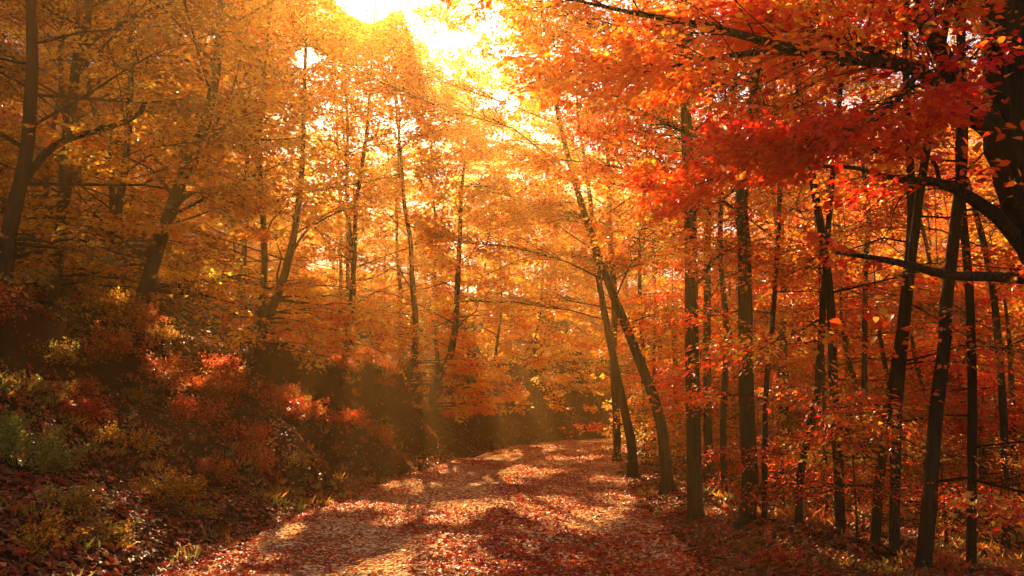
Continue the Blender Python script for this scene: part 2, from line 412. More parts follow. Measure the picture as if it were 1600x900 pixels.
def make_tree(name, label, pts, r0, r1, pals, n_leaves, cat='tree', group=None, zb=4.2, top=None, rad=3.0, leaf=.085, per=42,
              seed=1, bark=None, limbs=16, carve=True, quads=1, low=0, hand_limbs=(), sides=8, spray=.85, up=(.35, .95), az=None, jitter=.62):
    """pts: world polyline of the trunk; it is carried up to height `top` above its foot"""
    g = np.random.default_rng(seed)
    pts = np.asarray(pts, float)
    foot = np.array([pts[0][0], pts[0][1], H1(pts[0][0], pts[0][1]) - .12])
    if pts[0][2] - foot[2] > .35: pts = np.vstack([foot, pts])
    else: pts = pts.copy(); pts[0, 2] = foot[2]
    zt = foot[2] + (top or 12)
    d = unit(pts[-1] - pts[max(len(pts) - 3, 0)]); d = unit(d * np.array([.55, .55, 1]))
    while pts[-1][2] < zt:
        d = unit(d + g.normal(0, .06, 3) * np.array([1, 1, 0]) + [0, 0, .05]); pts = np.vstack([pts, pts[-1] + d * 1.3])
    if sides > 10:      # finer rings near the foot of the big trunks
        pts = np.vstack([pts[:1], pts[0] + (pts[1] - pts[0]) * np.array([[min(.25 / max(np.linalg.norm(pts[1] - pts[0]), .3), .4)]]), pts[1:]])
    path = smooth_path(pts, 10 if sides > 10 else 4)
    s = np.concatenate([[0], np.cumsum(np.linalg.norm(np.diff(path, axis=0), axis=1))]); t = s / s[-1]
    zvis = np.clip((path[:, 2] - foot[2]) / (zt - foot[2]), 0, 1)
    rr = r0 + (r1 - r0) * np.clip(zvis / .45, 0, 1); rr = rr * np.clip((1 - zvis) / .55, .12, 1) ** .8
    fl = np.exp(-s / (r0 * 1.3))
    if sides <= 10: rr = rr * (1 + .6 * fl)
    root = thing(name, label, cat, foot, group)
    tb = Tubes(); tb.add(path, rr, sides, .012 if sides > 10 else .035, g, ridges=.035 if sides > 10 else 0, flare=fl if sides > 10 else None)
    link('trunk', tb.mesh('trunk', bark or M_BARK, foot), root)
    bt = Tubes(); C = []; D = []; NN = []; SL = []
    z0 = foot[2] + zb
    hs = np.concatenate([np.linspace(z0, zt - .8, limbs) + g.normal(0, .25, limbs), foot[2] + g.uniform(.5, max(zb, .8), low)])
    a0 = g.uniform(0, 6.28)
    def ball(p0, dirv, ln, upv, r, nseg=5, dens=1.0):
        q = np.linspace(0, 1, nseg)[:, None]
        side = unit(np.cross(dirv, [0, 0, 1.0])) * g.normal(0, .12)
        P = p0 + dirv * ln * q + side * ln * q * q + np.array([0, 0, 1.0]) * ln * (upv * q - .18 * q * q) + g.normal(0, .02 * ln, (nseg, 3)) * (q > 0)
        bt.add(P, np.linspace(r, .006, nseg), 4 if r > .03 else 3)
        return P
    def leafy(P, ln, k, start=.3, C=C, D=D, NN=NN, SL=SL):
        for _ in range(k):
            f = g.uniform(start, 1.05); x = f * (len(P) - 1); i = min(int(x), len(P) - 2)
            p = P[i] + (P[i + 1] - P[i]) * (x - i); dd = unit(P[i + 1] - P[i])
            sd = unit(np.cross(dd, [0, 0, 1.0])) * (1 if g.random() < .5 else -1)
            out = unit(dd * g.uniform(.4, 1) + sd * g.uniform(.2, 1.1) + [0, 0, g.normal(.02, .18)])
            reach = g.uniform(.1, .42) * ln * (1.15 - .6 * f)
            c = p + out * reach
            if reach > .25: bt.add(np.array([p, c]) if sides < 10 else np.array([p, p * .55 + c * .45 + g.normal(0, .05, 3) * reach + [0, 0, .08 * reach], c]), [.010, .004] if sides < 10 else [.008, .006, .003], 3)
            C.append(c + out * .2); D.append(out * [1, 1, .5]); NN.append(unit(np.array([0, 0, 1.0]) + g.normal(0, .22, 3)))
            SL.append(spray * g.uniform(.65, 1.25))
    n_s = max(int(n_leaves / per), 6)
    tot = limbs + low * .6 + len(hand_limbs) * 2
    for j, hgt in enumerate(hs):
        i = int(np.argmin(np.abs(path[:, 2] - hgt))); p0 = path[i]
        u = np.clip((hgt - z0) / max(zt - z0, .1), 0, 1)
        ln = rad * (math.sin(math.pi * (.22 + .70 * u)) ** .8 + .12) * g.uniform(.75, 1.2)
        if j >= limbs: ln = rad * g.uniform(.4, .75)
        aa = a0 + j * 2.4 + g.normal(0, .3)
        dv = np.array([math.cos(aa), math.sin(aa), 0])
        P = ball(p0, dv, ln, g.uniform(*up) * (.6 + .7 * u) if j < limbs else g.uniform(0, .25), max(.012, rr[i] * .32))
        leafy(P, ln, int(round(n_s / tot * (1.0 if j < limbs else .6) * (.6 + .8 * ln / rad))), .25)
    for hl in hand_limbs:
        P = smooth_path(hl['p'], 3); r = np.linspace(hl['r'], hl.get('r2', .01), len(P))
        lt = Tubes(); lt.add(P, r, 8, .05, g); lo = link('limb', lt.mesh('limb', bark or M_BARK, foot), root)
        ln = np.linalg.norm(P[-1] - P[0]); k = int(round(n_s / tot * 2 * hl.get('d', 1)))
        if hl.get('pals'):
            a_, b_, c_, d_ = [], [], [], []
            leafy(P, ln * .8, k, hl.get('s', .35), a_, b_, c_, d_)
            cm = crown_mesh('foliage', foot, np.array(a_), np.array(b_), np.array(c_), per, np.array(d_), np.array(d_) * .75, leaf, g, hl['pals'], carve, quads, jitter)
            if cm: link('foliage', cm, lo, kind='stuff')
        else: leafy(P, ln * .8, k, .35)
    link('branches', bt.mesh('branches', bark or M_BARK, foot), root, kind='stuff')
    C = np.array(C); D = np.array(D); NN = np.array(NN); SL = np.array(SL)
    cm = crown_mesh('crown', foot, C, D, NN, per, SL, SL * .75, leaf, g, pals, carve, quads, jitter)
    if cm: link('crown', cm, root, kind='stuff')
    return root
def copy_tree(src, loc, rz, sc_, label, group):
    r = src.copy(); col.objects.link(r); r.location = loc; r.rotation_euler = (0, 0, rz); r.scale = sc_
    r['label'] = label; r['group'] = group
    for ch in src.children:
        c = ch.copy(); col.objects.link(c); c.parent = r
    return r

# ------------------------------------------------------------------ ground and road
def spaced(a, b, c, n, k):
    t = np.linspace(-1, 1, n); s = np.sinh(k * t) / math.sinh(k)
    return np.where(s < 0, c + s * (c - a), c + s * (b - c))
gx = spaced(-150, 150, -3, 240, 4.7); gy = spaced(-30, 260, 12, 260, 4.2)
X, Y = np.meshgrid(gx, gy); Z = height(X, Y)
V = np.stack([X.ravel(), Y.ravel(), Z.ravel()], 1)
nx, ny = len(gx), len(gy)
i = (np.arange(ny - 1)[:, None] * nx + np.arange(nx - 1)[None]).ravel()
link('forest_ground', mesh_np('forest_ground', V, np.stack([i, i + 1, i + nx + 1, i + nx], 1), M_GROUND, smooth=True), kind='structure',
     label='leaf covered forest floor and earth bank beside the road', category='ground')
ns, na = 760, 44
si = np.concatenate([np.linspace(6, 34, 460), np.linspace(34.2, 95, 300)])
cxp = np.interp(si, ARC, ROAD[:, 0]); cyp = np.interp(si, ARC, ROAD[:, 1])
txp = np.interp(si, ARC, TAN[:, 0]); typ = np.interp(si, ARC, TAN[:, 1]); tl = np.hypot(txp, typ); txp /= tl; typ /= tl
hwv = half_width(si); u = np.linspace(-1.06, 1.06, na)
Lx = u[None] * hwv[:, None]
X = cxp[:, None] - typ[:, None] * Lx; Y = cyp[:, None] + txp[:, None] * Lx
hw2 = np.repeat(hwv, na)
Z = road_height(X.ravel(), Y.ravel(), Lx.ravel(), hw2)
V = np.stack([X.ravel(), Y.ravel(), Z], 1)
i = (np.arange(len(si) - 1)[:, None] * na + np.arange(na - 1)[None]).ravel()
road = link('road', mesh_np('road', V, np.stack([i, i + na, i + na + 1, i + 1], 1), M_ROAD, smooth=True), kind='structure',
            label='sandy dirt road strewn with red fallen leaves', category='road')

# ------------------------------------------------------------------ fallen leaves and low growth (uncountable)
def scatter(name, n, xr, yr, dens, leaf, pals, label, cat, g, grow=.012, nj=.45, lift=.012, quads=1, pw=1.0):
    y = yr[0] + (yr[1] - yr[0]) * g.random(n) ** pw
    x = g.uniform(-1, 1, n) * (y * .68 + 1.5)
    m = (x > xr[0]) & (x < xr[1]); x, y = x[m], y[m]
    L, S = lateral(x, y)
    m = g.random(len(x)) < dens(x, y, L, half_width(S)); x, y = x[m], y[m]
    z = surf(x, y) + lift * g.uniform(.4, 1.6, len(x))
    P = np.stack([x, y, z], 1); k = len(x)
    a = g.uniform(0, 6.28, k); D = np.stack([np.cos(a), np.sin(a), g.normal(.08, .2, k)], 1)
    nn = np.array([0, 0, 1.0]) + g.normal(0, nj, (k, 3))
    e = .25; gxn = (height(x + e, y) - height(x - e, y)) / (2 * e); gyn = (height(x, y + e) - height(x, y - e)) / (2 * e)
    nn[:, 0] -= gxn; nn[:, 1] -= gyn
    D[:, 2] += gxn * D[:, 0] + gyn * D[:, 1]
    lf = (leaf + grow * np.maximum(y - 14, 0) / 10) * g.uniform(.55, 1.15, k) * np.where(g.random(k) < .2, 1.4, 1)
    V, Fc, m2 = leaf_geometry(P - unit(D) * lf[:, None] * .5, D, nn, lf, lf * g.uniform(.5, .75, k), g, quads, fold=.18)
    c = pick(pals, k, g) * g.uniform(.7, 1.25, (k, 1)); STAT['leaves'] += k
    return link(name, mesh_np(name, V, Fc, M_LITTER, np.repeat(np.clip(c, 0, .95), m2, 0)), kind='stuff', label=label, category=cat)
N_PATCH = make_noise(14, .5, 3.5)
def dens_road(x, y, L, hw):
    n = noise(N_PATCH, x * .8, y * .45)
    d = .70 + .85 * np.clip(n + .1, -1, 1) + .35 * sstep(-.2, 1.8, -L) + .35 * sstep(1.6, 2.6, L) - .22 * np.exp(-((L - .9) / .8) ** 2)
    return np.clip(d, .05, 1) * (np.abs(L) < hw * 1.05) + .75 * (-L >= hw * 1.05) * (-L < hw + 1.6) * (1 - sstep(hw + .6, hw + 1.6, -L))
gl = np.random.default_rng(11)
scatter('fallen_leaves', 330000, (-9, 9), (7, 60), dens_road, .056, [('litter', 8), ('flame', 1), ('brown', .6)], 'red and rust fallen leaves strewn over the dirt road', 'fallen leaves', gl, pw=1.45)
def dens_side(x, y, L, hw):
    sl = np.hypot(height(x + .12, y) - height(x - .12, y), height(x, y + .12) - height(x, y - .12)) / .24
    return (np.abs(L) > hw * .98) * (1 - .35 * sstep(1.9, 2.8, sl))
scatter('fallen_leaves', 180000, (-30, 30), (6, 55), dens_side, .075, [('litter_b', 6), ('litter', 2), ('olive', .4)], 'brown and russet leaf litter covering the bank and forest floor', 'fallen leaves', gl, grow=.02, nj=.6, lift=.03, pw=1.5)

def leaf_single(name, colr, g, L=1.0, curl=.18):
    """a pointed ovate leaf with folded midrib, 14 triangles, unit length along +Y"""
    ts = [0, .16, .36, .58, .8, 1.0]; ws = [0, .24, .34, .30, .16, 0]
    V = []; 
    for t, wd in zip(ts, ws):
        z = -curl * t * t
        V.append((0, t, z)); V.append((wd * g.uniform(.9, 1.1), t + .03, z + wd * .16)); V.append((-wd * g.uniform(.9, 1.1), t + .03, z + wd * .2))
    Fc = []
    for q in range(5):
        a, b = q * 3, q * 3 + 3
        Fc.append((a, a + 1, b + 1, b)); Fc.append((a, b, b + 2, a + 2))
    V = np.array(V) * L
    return mesh_np(name, V, np.array(Fc), M_LEAF, np.tile(colr, (len(Fc), 1)))
ROADLEAF = [leaf_single('leaf', c, gl, curl=gl.uniform(-.25, .3)) for c, _ in PAL['litter'] for _ in range(2)]
for me in ROADLEAF: me.materials[0] = M_LITTER
cnt = 0
while cnt < 240:
    y = gl.uniform(7.3, 12.5); x = gl.uniform(-3.3, 2.6)
    px, py = project(np.array([[x, y, 0.0]]))
    if py[0] > 905 or gl.random() < (y - 7.3) / 8: continue
    L, S = lateral([x], [y])
    if abs(L[0]) > 2.6: continue
    o = link('leaf', ROADLEAF[int(gl.integers(len(ROADLEAF)))], road)
    s_ = gl.uniform(.05, .085); o.scale = (s_, s_, s_)
    o.location = (x, y, float(surf(np.array([x]), np.array([y]))[0]) + .02)
    o.rotation_euler = (gl.normal(0, .3), gl.normal(0, .3), gl.uniform(0, 6.28)); cnt += 1

# ------------------------------------------------------------------ named trees, right of the road
def trunk_from_px(pix, d=None, back=0.0):
    """pixel polyline (bottom first) -> world polyline near one depth"""
    if d is None: d = ground_hit(*pix[0])[1]
    return np.array([at(px, py, d + back * k / max(len(pix) - 1, 1)) for k, (px, py) in enumerate(pix)]), d
def px_r(wpx, d): return wpx * .5 / F * d
OR, FL, RD, CR, GO, YE, BR = 'orange', 'flame', 'red', 'crimson', 'gold', 'yellow', 'brown'
RIGHT = [
 # name, label, pixels, w0, w1, palettes, leaves, kwargs
 ('beech_tree', 'stout leaning tree at the road edge, its long trunk bending left over the road', [(1045, 768), (1030, 650), (990, 540), (950, 440), (925, 370), (900, 290), (878, 205)], 23, 12, [(OR, 5), (YE, 3), (FL, 2)], 21000, dict(zb=3.4, top=11.5, rad=3.8, moss=1)),
 ('beech_tree', 'slimmer leaning tree just left of the stout leaning one, ending in orange leaves', [(990, 748), (986, 690), (967, 600), (945, 490), (930, 400)], 18, 10, [(OR, 5), (YE, 3)], 16000, dict(zb=3.4, top=12, rad=3.8)),
 ('beech_tree', 'short thin trunk farthest left in the row along the right road edge', [(965, 722), (963, 650), (958, 560)], 14, 11, [(YE, 5), (GO, 3), (OR, 1)], 14000, dict(zb=4.4, top=14, rad=4.0, low=0)),
 ('beech_tree', 'thin upright trunk in the gap between the two leaning trees', [(1008, 708), (1007, 640), (1005, 560), (1000, 470)], 9, 7, [(OR, 5), (YE, 3)], 9000, dict(zb=4.5, top=13, rad=3.0)),
 ('beech_tree', 'straight mossy trunk standing at the road edge right of the leaning tree', [(1086, 813), (1084, 700), (1081, 550), (1080, 450), (1078, 330)], 27, 22, [(FL, 5), (OR, 4), (RD, 1)], 14000, dict(zb=3.9, top=12, rad=2.6, moss=1)),
 ('beech_tree', 'dark trunk close behind the straight mossy one, white flowers at its foot', [(1108, 752), (1105, 600), (1105, 400), (1107, 330)], 17, 13, [(FL, 4), (OR, 4)], 11000, dict(zb=4.2, top=13, rad=3.0)),
 ('beech_tree', 'thin tree whose trunk stands midway between the two big mossy trunks', [(1132, 772), (1130, 650), (1135, 520), (1126, 400)], 13, 9, [(OR, 4), (GO, 3), (RD, 1)], 10000, dict(zb=4.0, top=12.5, rad=3.0, low=0)),
 ('beech_tree', 'thickest mossy trunk of the roadside row, slightly flared and bent at its foot', [(1165, 822), (1172, 752), (1167, 640), (1165, 500), (1163, 380), (1159, 310)], 30, 21, [(RD, 3), (FL, 5), (OR, 2)], 14000, dict(zb=3.8, top=12, rad=2.7, moss=1)),
 ('beech_tree', 'thin trunk just right of the thickest mossy one, forking near its top', [(1194, 812), (1195, 700), (1198, 600), (1212, 440)], 10, 8, [(RD, 4), (OR, 3)], 8000, dict(zb=3.8, top=10.5, low=3, rad=2.4)),
 ('beech_tree', 'crooked slim trunk leaning right with a kink above its foot', [(1247, 822), (1249, 752), (1263, 680), (1276, 620), (1281, 560)], 14, 9, [(FL, 4), (GO, 3)], 9000, dict(zb=4.4, top=10.5, rad=2.4, low=3)),
 ('beech_tree', 'very thin straight trunk directly left of the dark curved forest trunk', [(1289, 806), (1288, 640), (1284, 520)], 8, 6, [(OR, 4), (GO, 4)], 8000, dict(zb=4.4, top=11, rad=2.6, low=3)),
 ('beech_tree', 'dark curved trunk in the middle of the right-hand forest', [(1313, 832), (1308, 700), (1302, 600), (1298, 480), (1285, 370)], 18, 12, [(OR, 4), (GO, 3), (RD, 2)], 11000, dict(zb=4.5, top=11, rad=2.6, low=3)),
 ('beech_tree', 'thin dark trunk behind the fork of crossed trunks, orange leaves around it', [(1345, 792), (1350, 620), (1352, 430)], 11, 9, [(GO, 4), (OR, 4)], 11000, dict(zb=4.6, top=13, rad=3.2, low=3)),
 ('beech_tree', 'right-leaning dark trunk crossing in front of an upright one', [(1364, 852), (1375, 740), (1388, 640), (1402, 555), (1412, 480), (1424, 330)], 18, 14, [(RD, 4), (BR, 3), (OR, 2)], 9000, dict(zb=4.4, top=9.5, rad=2.3, low=3)),
 ('beech_tree', 'upright rough trunk crossed by the right-leaning dark trunk', [(1395, 862), (1398, 780), (1402, 640), (1411, 540)], 19, 14, [(OR, 4), (BR, 3)], 8000, dict(zb=4.4, top=10, rad=2.3, low=3)),
 ('beech_tree', 'bold black trunk leaning right, tallest in the lower right of the forest', [(1438, 897), (1452, 780), (1463, 640), (1475, 540), (1479, 470), (1495, 330), (1504, 225)], 27, 18, [(RD, 3), (FL, 3), (BR, 2)], 8000, dict(zb=3.8, top=9, rad=2.2, low=3, dark=1)),
 ('beech_tree', 'straight black trunk near the right edge, right of the bold leaning one', [(1516, 886), (1518, 760), (1519, 600), (1514, 450)], 17, 14, [(BR, 4), (RD, 3), (OR, 2)], 8000, dict(zb=4.2, top=10, rad=2.3, low=3, dark=1)),
 ('beech_tree', 'dim dark trunk closest to the right edge among red leaves', [(1571, 864), (1570, 700), (1562, 560)], 15, 12, [(RD, 4), (BR, 4)], 9000, dict(zb=2.6, top=10, rad=2.5, low=3, dark=1)),
]
sd = 100
for nm, lab, pix, w0, w1, pals, nl, kw in RIGHT:
    P, d = trunk_from_px(pix); sd += 1; w0 *= .84; w1 *= .84
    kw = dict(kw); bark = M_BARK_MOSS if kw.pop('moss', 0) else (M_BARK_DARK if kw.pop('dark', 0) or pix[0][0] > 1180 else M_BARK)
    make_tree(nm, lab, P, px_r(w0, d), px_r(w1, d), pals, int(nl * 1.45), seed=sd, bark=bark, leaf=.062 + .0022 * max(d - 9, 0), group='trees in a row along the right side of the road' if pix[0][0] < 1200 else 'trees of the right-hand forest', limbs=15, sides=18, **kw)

# the big foreground maple whose limbs hang into the upper right
def pl(pp): return np.array([at(px, py, Y) for px, py, Y in pp])
BX = pl([(1800, 860, 7.2), (1730, 640, 7.0), (1660, 430, 6.8), (1600, 260, 6.6), (1583, 120, 6.5), (1574, 0, 6.5), (1568, -120, 6.5)])
LIMBS = [
 dict(p=pl([(1612, 262, 6.6), (1560, 205, 6.5), (1505, 150, 6.4), (1470, 78, 6.3), (1425, 5, 6.2), (1380, -60, 6.1)]), r=.11, r2=.05, d=.8),
 dict(p=pl([(1606, 268, 6.6), (1555, 212, 6.5), (1500, 168, 6.3), (1435, 110, 6.2), (1345, 92, 6.1), (1230, 74, 6.0), (1110, 42, 6.0), (990, 20, 6.0), (880, -4, 6.0)]), r=.085, r2=.010, d=1.15, pals=[(OR, 6), (FL, 4), (YE, 1)]),
 dict(p=pl([(1425, 108, 6.2), (1370, 80, 6.25), (1310, 62, 6.3), (1262, 48, 6.3), (1190, 30, 6.4)]), r=.036, r2=.012, d=.8),
 dict(p=pl([(1280, 84, 6.1), (1190, 82, 6.2), (1100, 92, 6.3), (1010, 112, 6.5), (900, 110, 6.7)]), r=.03, r2=.006, d=1.0, pals=[(OR, 6), (FL, 4)]),
 dict(p=pl([(1622, 415, 6.7), (1570, 350, 6.6), (1530, 318, 6.5), (1470, 286, 6.4), (1412, 282, 6.3)]), r=.075, r2=.028, d=.12),
 dict(p=pl([(1468, 286, 6.4), (1462, 258, 6.4), (1444, 232, 6.4), (1452, 208, 6.4)]), r=.022, r2=.006, d=.4),
 dict(p=pl([(1625, 438, 6.7), (1550, 432, 6.5), (1480, 430, 6.3), (1420, 414, 6.2), (1360, 402, 6.1), (1305, 394, 6.0)]), r=.05, r2=.016, d=.05),
 dict(p=pl([(1412, 282, 6.3), (1370, 272, 6.5), (1335, 262, 6.8), (1270, 260, 6.9), (1180, 262, 7.0), (1120, 278, 7.1), (1080, 292, 7.2)]), r=.024, r2=.006, d=.9),
 dict(p=pl([(1435, 112, 6.2), (1400, 160, 6.0), (1350, 195, 5.9), (1280, 215, 5.9), (1200, 225, 6.0)]), r=.03, r2=.006, d=1.7, s=.1, pals=[(CR, 6), (RD, 3)]),
]
maple = make_tree('maple_tree', 'big black foreground tree at the right edge, its limbs reaching left across red foliage', BX, .32, .24, [(RD, 5), (FL, 5), (OR, 3)], 21000,
                  group=None, zb=6.4, top=9.5, rad=2.6, leaf=.072, per=36, jitter=1.0, seed=77, bark=M_BARK_DARK, limbs=7, quads=2, hand_limbs=LIMBS, sides=14, spray=.55)
# large nearby leaves that can be picked out one by one hang on its limbs
gm = np.random.default_rng(21)
BIG = [leaf_single('leaf', c, gm, curl=gm.uniform(.05, .35)) for p_ in (RD, CR, FL) for c, _ in PAL[p_]]
limb_objs = [c for c in maple.children if c.name.split('.')[0] == 'limb']
cnt = 0
spots = [(1330, 180, 90, 60, 90), (1480, 90, 110, 60, 55), (1540, 190, 60, 60, 40), (1370, 250, 60, 30, 30), (1250, 90, 110, 50, 30), (1450, 20, 120, 40, 30), (1350, 500, 90, 35, 20)]
for cx, cyy, rx, ry, k in spots:
    for _ in range(k):
        px = cx + gm.normal(0, .55) * rx; py = cyy + gm.normal(0, .55) * ry
        p = at(px, py, 5.6 + gm.uniform(0, 1.0))
        best = min(limb_objs, key=lambda o: min((Vector(v.co) + maple.location - Vector(p)).length for v in list(o.data.vertices)[::21]))
        o = link('leaf', BIG[int(gm.integers(len(BIG)))], best)
        s_ = gm.uniform(.07, .11); o.scale = (s_, s_, s_); o.location = Vector(p) - maple.location
        o.rotation_euler = (gm.normal(-.35, .4), gm.normal(0, .45), gm.uniform(0, 6.28)); cnt += 1
# ------------------------------------------------------------------ named trees, left bank
def lp(pix, d): return np.array([at(px, py, d) for px, py in pix])
LEFT = [  # leftmost trees weighted to deepened brown, shade put into their leaf colour
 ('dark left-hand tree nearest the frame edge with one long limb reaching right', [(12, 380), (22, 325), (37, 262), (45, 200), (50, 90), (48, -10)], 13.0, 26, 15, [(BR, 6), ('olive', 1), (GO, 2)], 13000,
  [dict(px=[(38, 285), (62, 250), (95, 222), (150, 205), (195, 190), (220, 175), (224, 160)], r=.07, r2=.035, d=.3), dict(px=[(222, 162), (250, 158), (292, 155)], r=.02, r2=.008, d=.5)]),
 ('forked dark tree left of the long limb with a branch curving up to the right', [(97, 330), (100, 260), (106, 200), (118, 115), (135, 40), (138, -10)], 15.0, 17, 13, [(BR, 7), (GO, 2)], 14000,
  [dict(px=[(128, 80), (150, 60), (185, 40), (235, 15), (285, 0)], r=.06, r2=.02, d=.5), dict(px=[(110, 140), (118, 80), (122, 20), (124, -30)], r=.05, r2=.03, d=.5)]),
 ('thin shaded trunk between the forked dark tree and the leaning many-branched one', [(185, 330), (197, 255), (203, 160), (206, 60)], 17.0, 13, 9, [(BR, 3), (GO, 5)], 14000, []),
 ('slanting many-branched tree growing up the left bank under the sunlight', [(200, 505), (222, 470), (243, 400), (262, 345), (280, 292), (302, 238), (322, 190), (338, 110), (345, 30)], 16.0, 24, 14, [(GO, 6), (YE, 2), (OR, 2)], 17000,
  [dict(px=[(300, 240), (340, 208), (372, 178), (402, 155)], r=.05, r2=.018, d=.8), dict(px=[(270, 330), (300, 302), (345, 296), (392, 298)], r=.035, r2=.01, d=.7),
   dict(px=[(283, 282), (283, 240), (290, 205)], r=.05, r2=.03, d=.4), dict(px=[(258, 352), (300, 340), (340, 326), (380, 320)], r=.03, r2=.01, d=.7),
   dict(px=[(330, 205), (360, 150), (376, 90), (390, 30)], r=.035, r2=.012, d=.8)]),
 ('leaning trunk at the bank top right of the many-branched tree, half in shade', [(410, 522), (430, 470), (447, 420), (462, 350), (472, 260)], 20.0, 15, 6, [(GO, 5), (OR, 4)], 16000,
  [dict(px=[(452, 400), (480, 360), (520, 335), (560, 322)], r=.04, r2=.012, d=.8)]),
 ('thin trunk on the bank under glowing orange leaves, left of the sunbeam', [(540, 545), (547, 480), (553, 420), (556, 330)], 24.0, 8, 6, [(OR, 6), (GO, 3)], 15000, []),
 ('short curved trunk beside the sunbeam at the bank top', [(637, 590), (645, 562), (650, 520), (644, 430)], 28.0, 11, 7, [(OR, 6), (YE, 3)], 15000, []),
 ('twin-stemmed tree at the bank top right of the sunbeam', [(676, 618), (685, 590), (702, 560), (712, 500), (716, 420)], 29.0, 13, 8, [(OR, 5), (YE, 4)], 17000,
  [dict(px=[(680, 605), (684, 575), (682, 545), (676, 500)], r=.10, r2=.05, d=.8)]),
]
for k, (lab, pix, d, w0, w1, pals, nl, hl) in enumerate(LEFT):
    hl2 = [dict(p=lp(h['px'], d - .1), r=h['r'], r2=h['r2'], d=h['d']) for h in hl]
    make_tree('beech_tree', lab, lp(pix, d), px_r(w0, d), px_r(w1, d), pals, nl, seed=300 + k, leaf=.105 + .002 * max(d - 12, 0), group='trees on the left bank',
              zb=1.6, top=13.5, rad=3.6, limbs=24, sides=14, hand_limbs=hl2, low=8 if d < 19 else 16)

# ------------------------------------------------------------------ canopy trees behind (each its own crown, open towards the sun)
FILL = [  # extra brown on the far-left crowns stands in for shade
 # x, y, palettes, leaves, height, radius, label
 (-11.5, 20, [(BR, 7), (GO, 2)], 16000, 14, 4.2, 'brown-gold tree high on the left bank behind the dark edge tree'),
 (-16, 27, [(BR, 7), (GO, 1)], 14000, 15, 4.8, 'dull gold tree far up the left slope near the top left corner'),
 (-8.5, 25, [(GO, 6), (OR, 2)], 16000, 14, 4.2, 'golden tree on the left bank behind the slanting many-branched tree'),
 (-12, 34, [(GO, 5), (OR, 3)], 15000, 15, 4.8, 'gold and orange tree deep in the upper left behind the bank trees'),
 (-6.6, 32, [(YE, 4), (GO, 4), (OR, 2)], 15000, 14, 4.4, 'bright yellow-gold tree under the sun gap on the left bank'),
 (-9, 43, [(OR, 5), (YE, 3)], 15000, 16, 5.2, 'glowing pale orange tree in the haze left of the sun'),
 (-3.6, 38, [(YE, 4), (OR, 5)], 16000, 13, 4.6, 'glowing orange tree straight below the sun'),
 (-2.2, 47, [(OR, 6), (YE, 4)], 16000, 15, 5.2, 'tall hazy orange tree behind the road bend below the sun'),
 (3.2, 50, [(YE, 5), (OR, 4)], 17000, 14, 5.0, 'yellow-orange tree beyond the bend where the road disappears'),
 (1.2, 43.5, [(YE, 6), (GO, 2), (OR, 2)], 14000, 9, 4.2, 'low bright yellow tree hanging over the far earth bank'),
 (8.2, 55, [(YE, 4), (OR, 5)], 17000, 15, 5.2, 'orange tree beyond the far bank behind the slim leaning trunk'),
 (6.4, 34, [(OR, 5), (YE, 3), (FL, 2)], 17000, 14, 4.4, 'orange tree behind the leaning roadside trees'),
 (10.5, 41, [(OR, 5), (GO, 4)], 16000, 15, 5.0, 'gold-orange tree well behind the straight mossy trunk'),
 (9.2, 27, [(FL, 2), (OR, 3), (GO, 4)], 17000, 14, 4.2, 'flame-orange tree standing behind the roadside row of trunks'),
 (14.5, 34, [(GO, 5), (YE, 3)], 16000, 15, 4.8, 'golden orange tree deep in the right-hand forest'),
 (12.6, 23, [(GO, 6), (YE, 2), (RD, 1)], 16000, 13, 4.0, 'mixed gold and red tree in the middle of the right-hand forest'),
 (17.5, 27, [(BR, 2), (GO, 4), (OR, 2)], 15000, 14, 4.6, 'rusty orange tree far right behind the bold black trunk'),
 (7.0, 20.5, [(FL, 5), (RD, 2), (OR, 3)], 15000, 12, 3.4, 'flame-red tree just behind the thickest mossy trunk'),
 (15.6, 19.5, [(BR, 4), (RD, 4)], 14000, 12, 3.8, 'dark rusty red tree near the right edge of the forest'),
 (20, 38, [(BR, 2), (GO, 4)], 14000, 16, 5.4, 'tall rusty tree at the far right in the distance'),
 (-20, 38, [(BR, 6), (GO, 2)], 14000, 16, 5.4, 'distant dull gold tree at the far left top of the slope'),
 (-6.0, 19.0, [(GO, 6), (YE, 2), (OR, 2)], 11000, 10, 3.2, 'airy golden tree just in front of the half-shaded leaning trunk'),
 (-5.4, 27, [(OR, 5), (YE, 4)], 14000, 13, 3.8, 'orange tree directly behind the sunbeam on the bank top'),
 (-9.5, 18.5, [(GO, 5), (BR, 3)], 13000, 13, 3.6, 'golden brown tree behind the slanting many-branched tree, left side'),
 (-5.5, 55, [(OR, 5), (YE, 5)], 16000, 17, 5.4, 'far hazy yellow-orange tree left of the road bend'),
 (-11.5, 52, [(GO, 5), (YE, 4)], 15000, 16, 5.4, 'far hazy golden tree high on the slope under the sun'),
 (-.6, 36, [(OR, 5), (YE, 4)], 15000, 7.5, 4.0, 'low orange tree leaning out over the far bank'),
 (-4.9, 35.5, [(OR, 4), (GO, 4)], 15000, 14, 4.4, 'dense orange-gold tree beyond the twin-stemmed tree'),
 (-8.2, 38, [(OR, 4), (GO, 4)], 15000, 16, 4.8, 'tall orange-gold tree behind the thin trunk under the glowing leaves'),
 (2.4, 58, [(OR, 5), (GO, 3)], 15000, 18, 5.4, 'tall far orange tree above the road bend'),
 (-14, 44, [(OR, 3), (GO, 5)], 14000, 15, 5.2, 'hazy gold tree far up the slope left of the sun'),
 (-13.5, 15.5, [(BR, 5), ('olive', 4)], 13000, 9, 3.4, 'dark brown-leaved tree low at the left frame edge on the slope'),
]
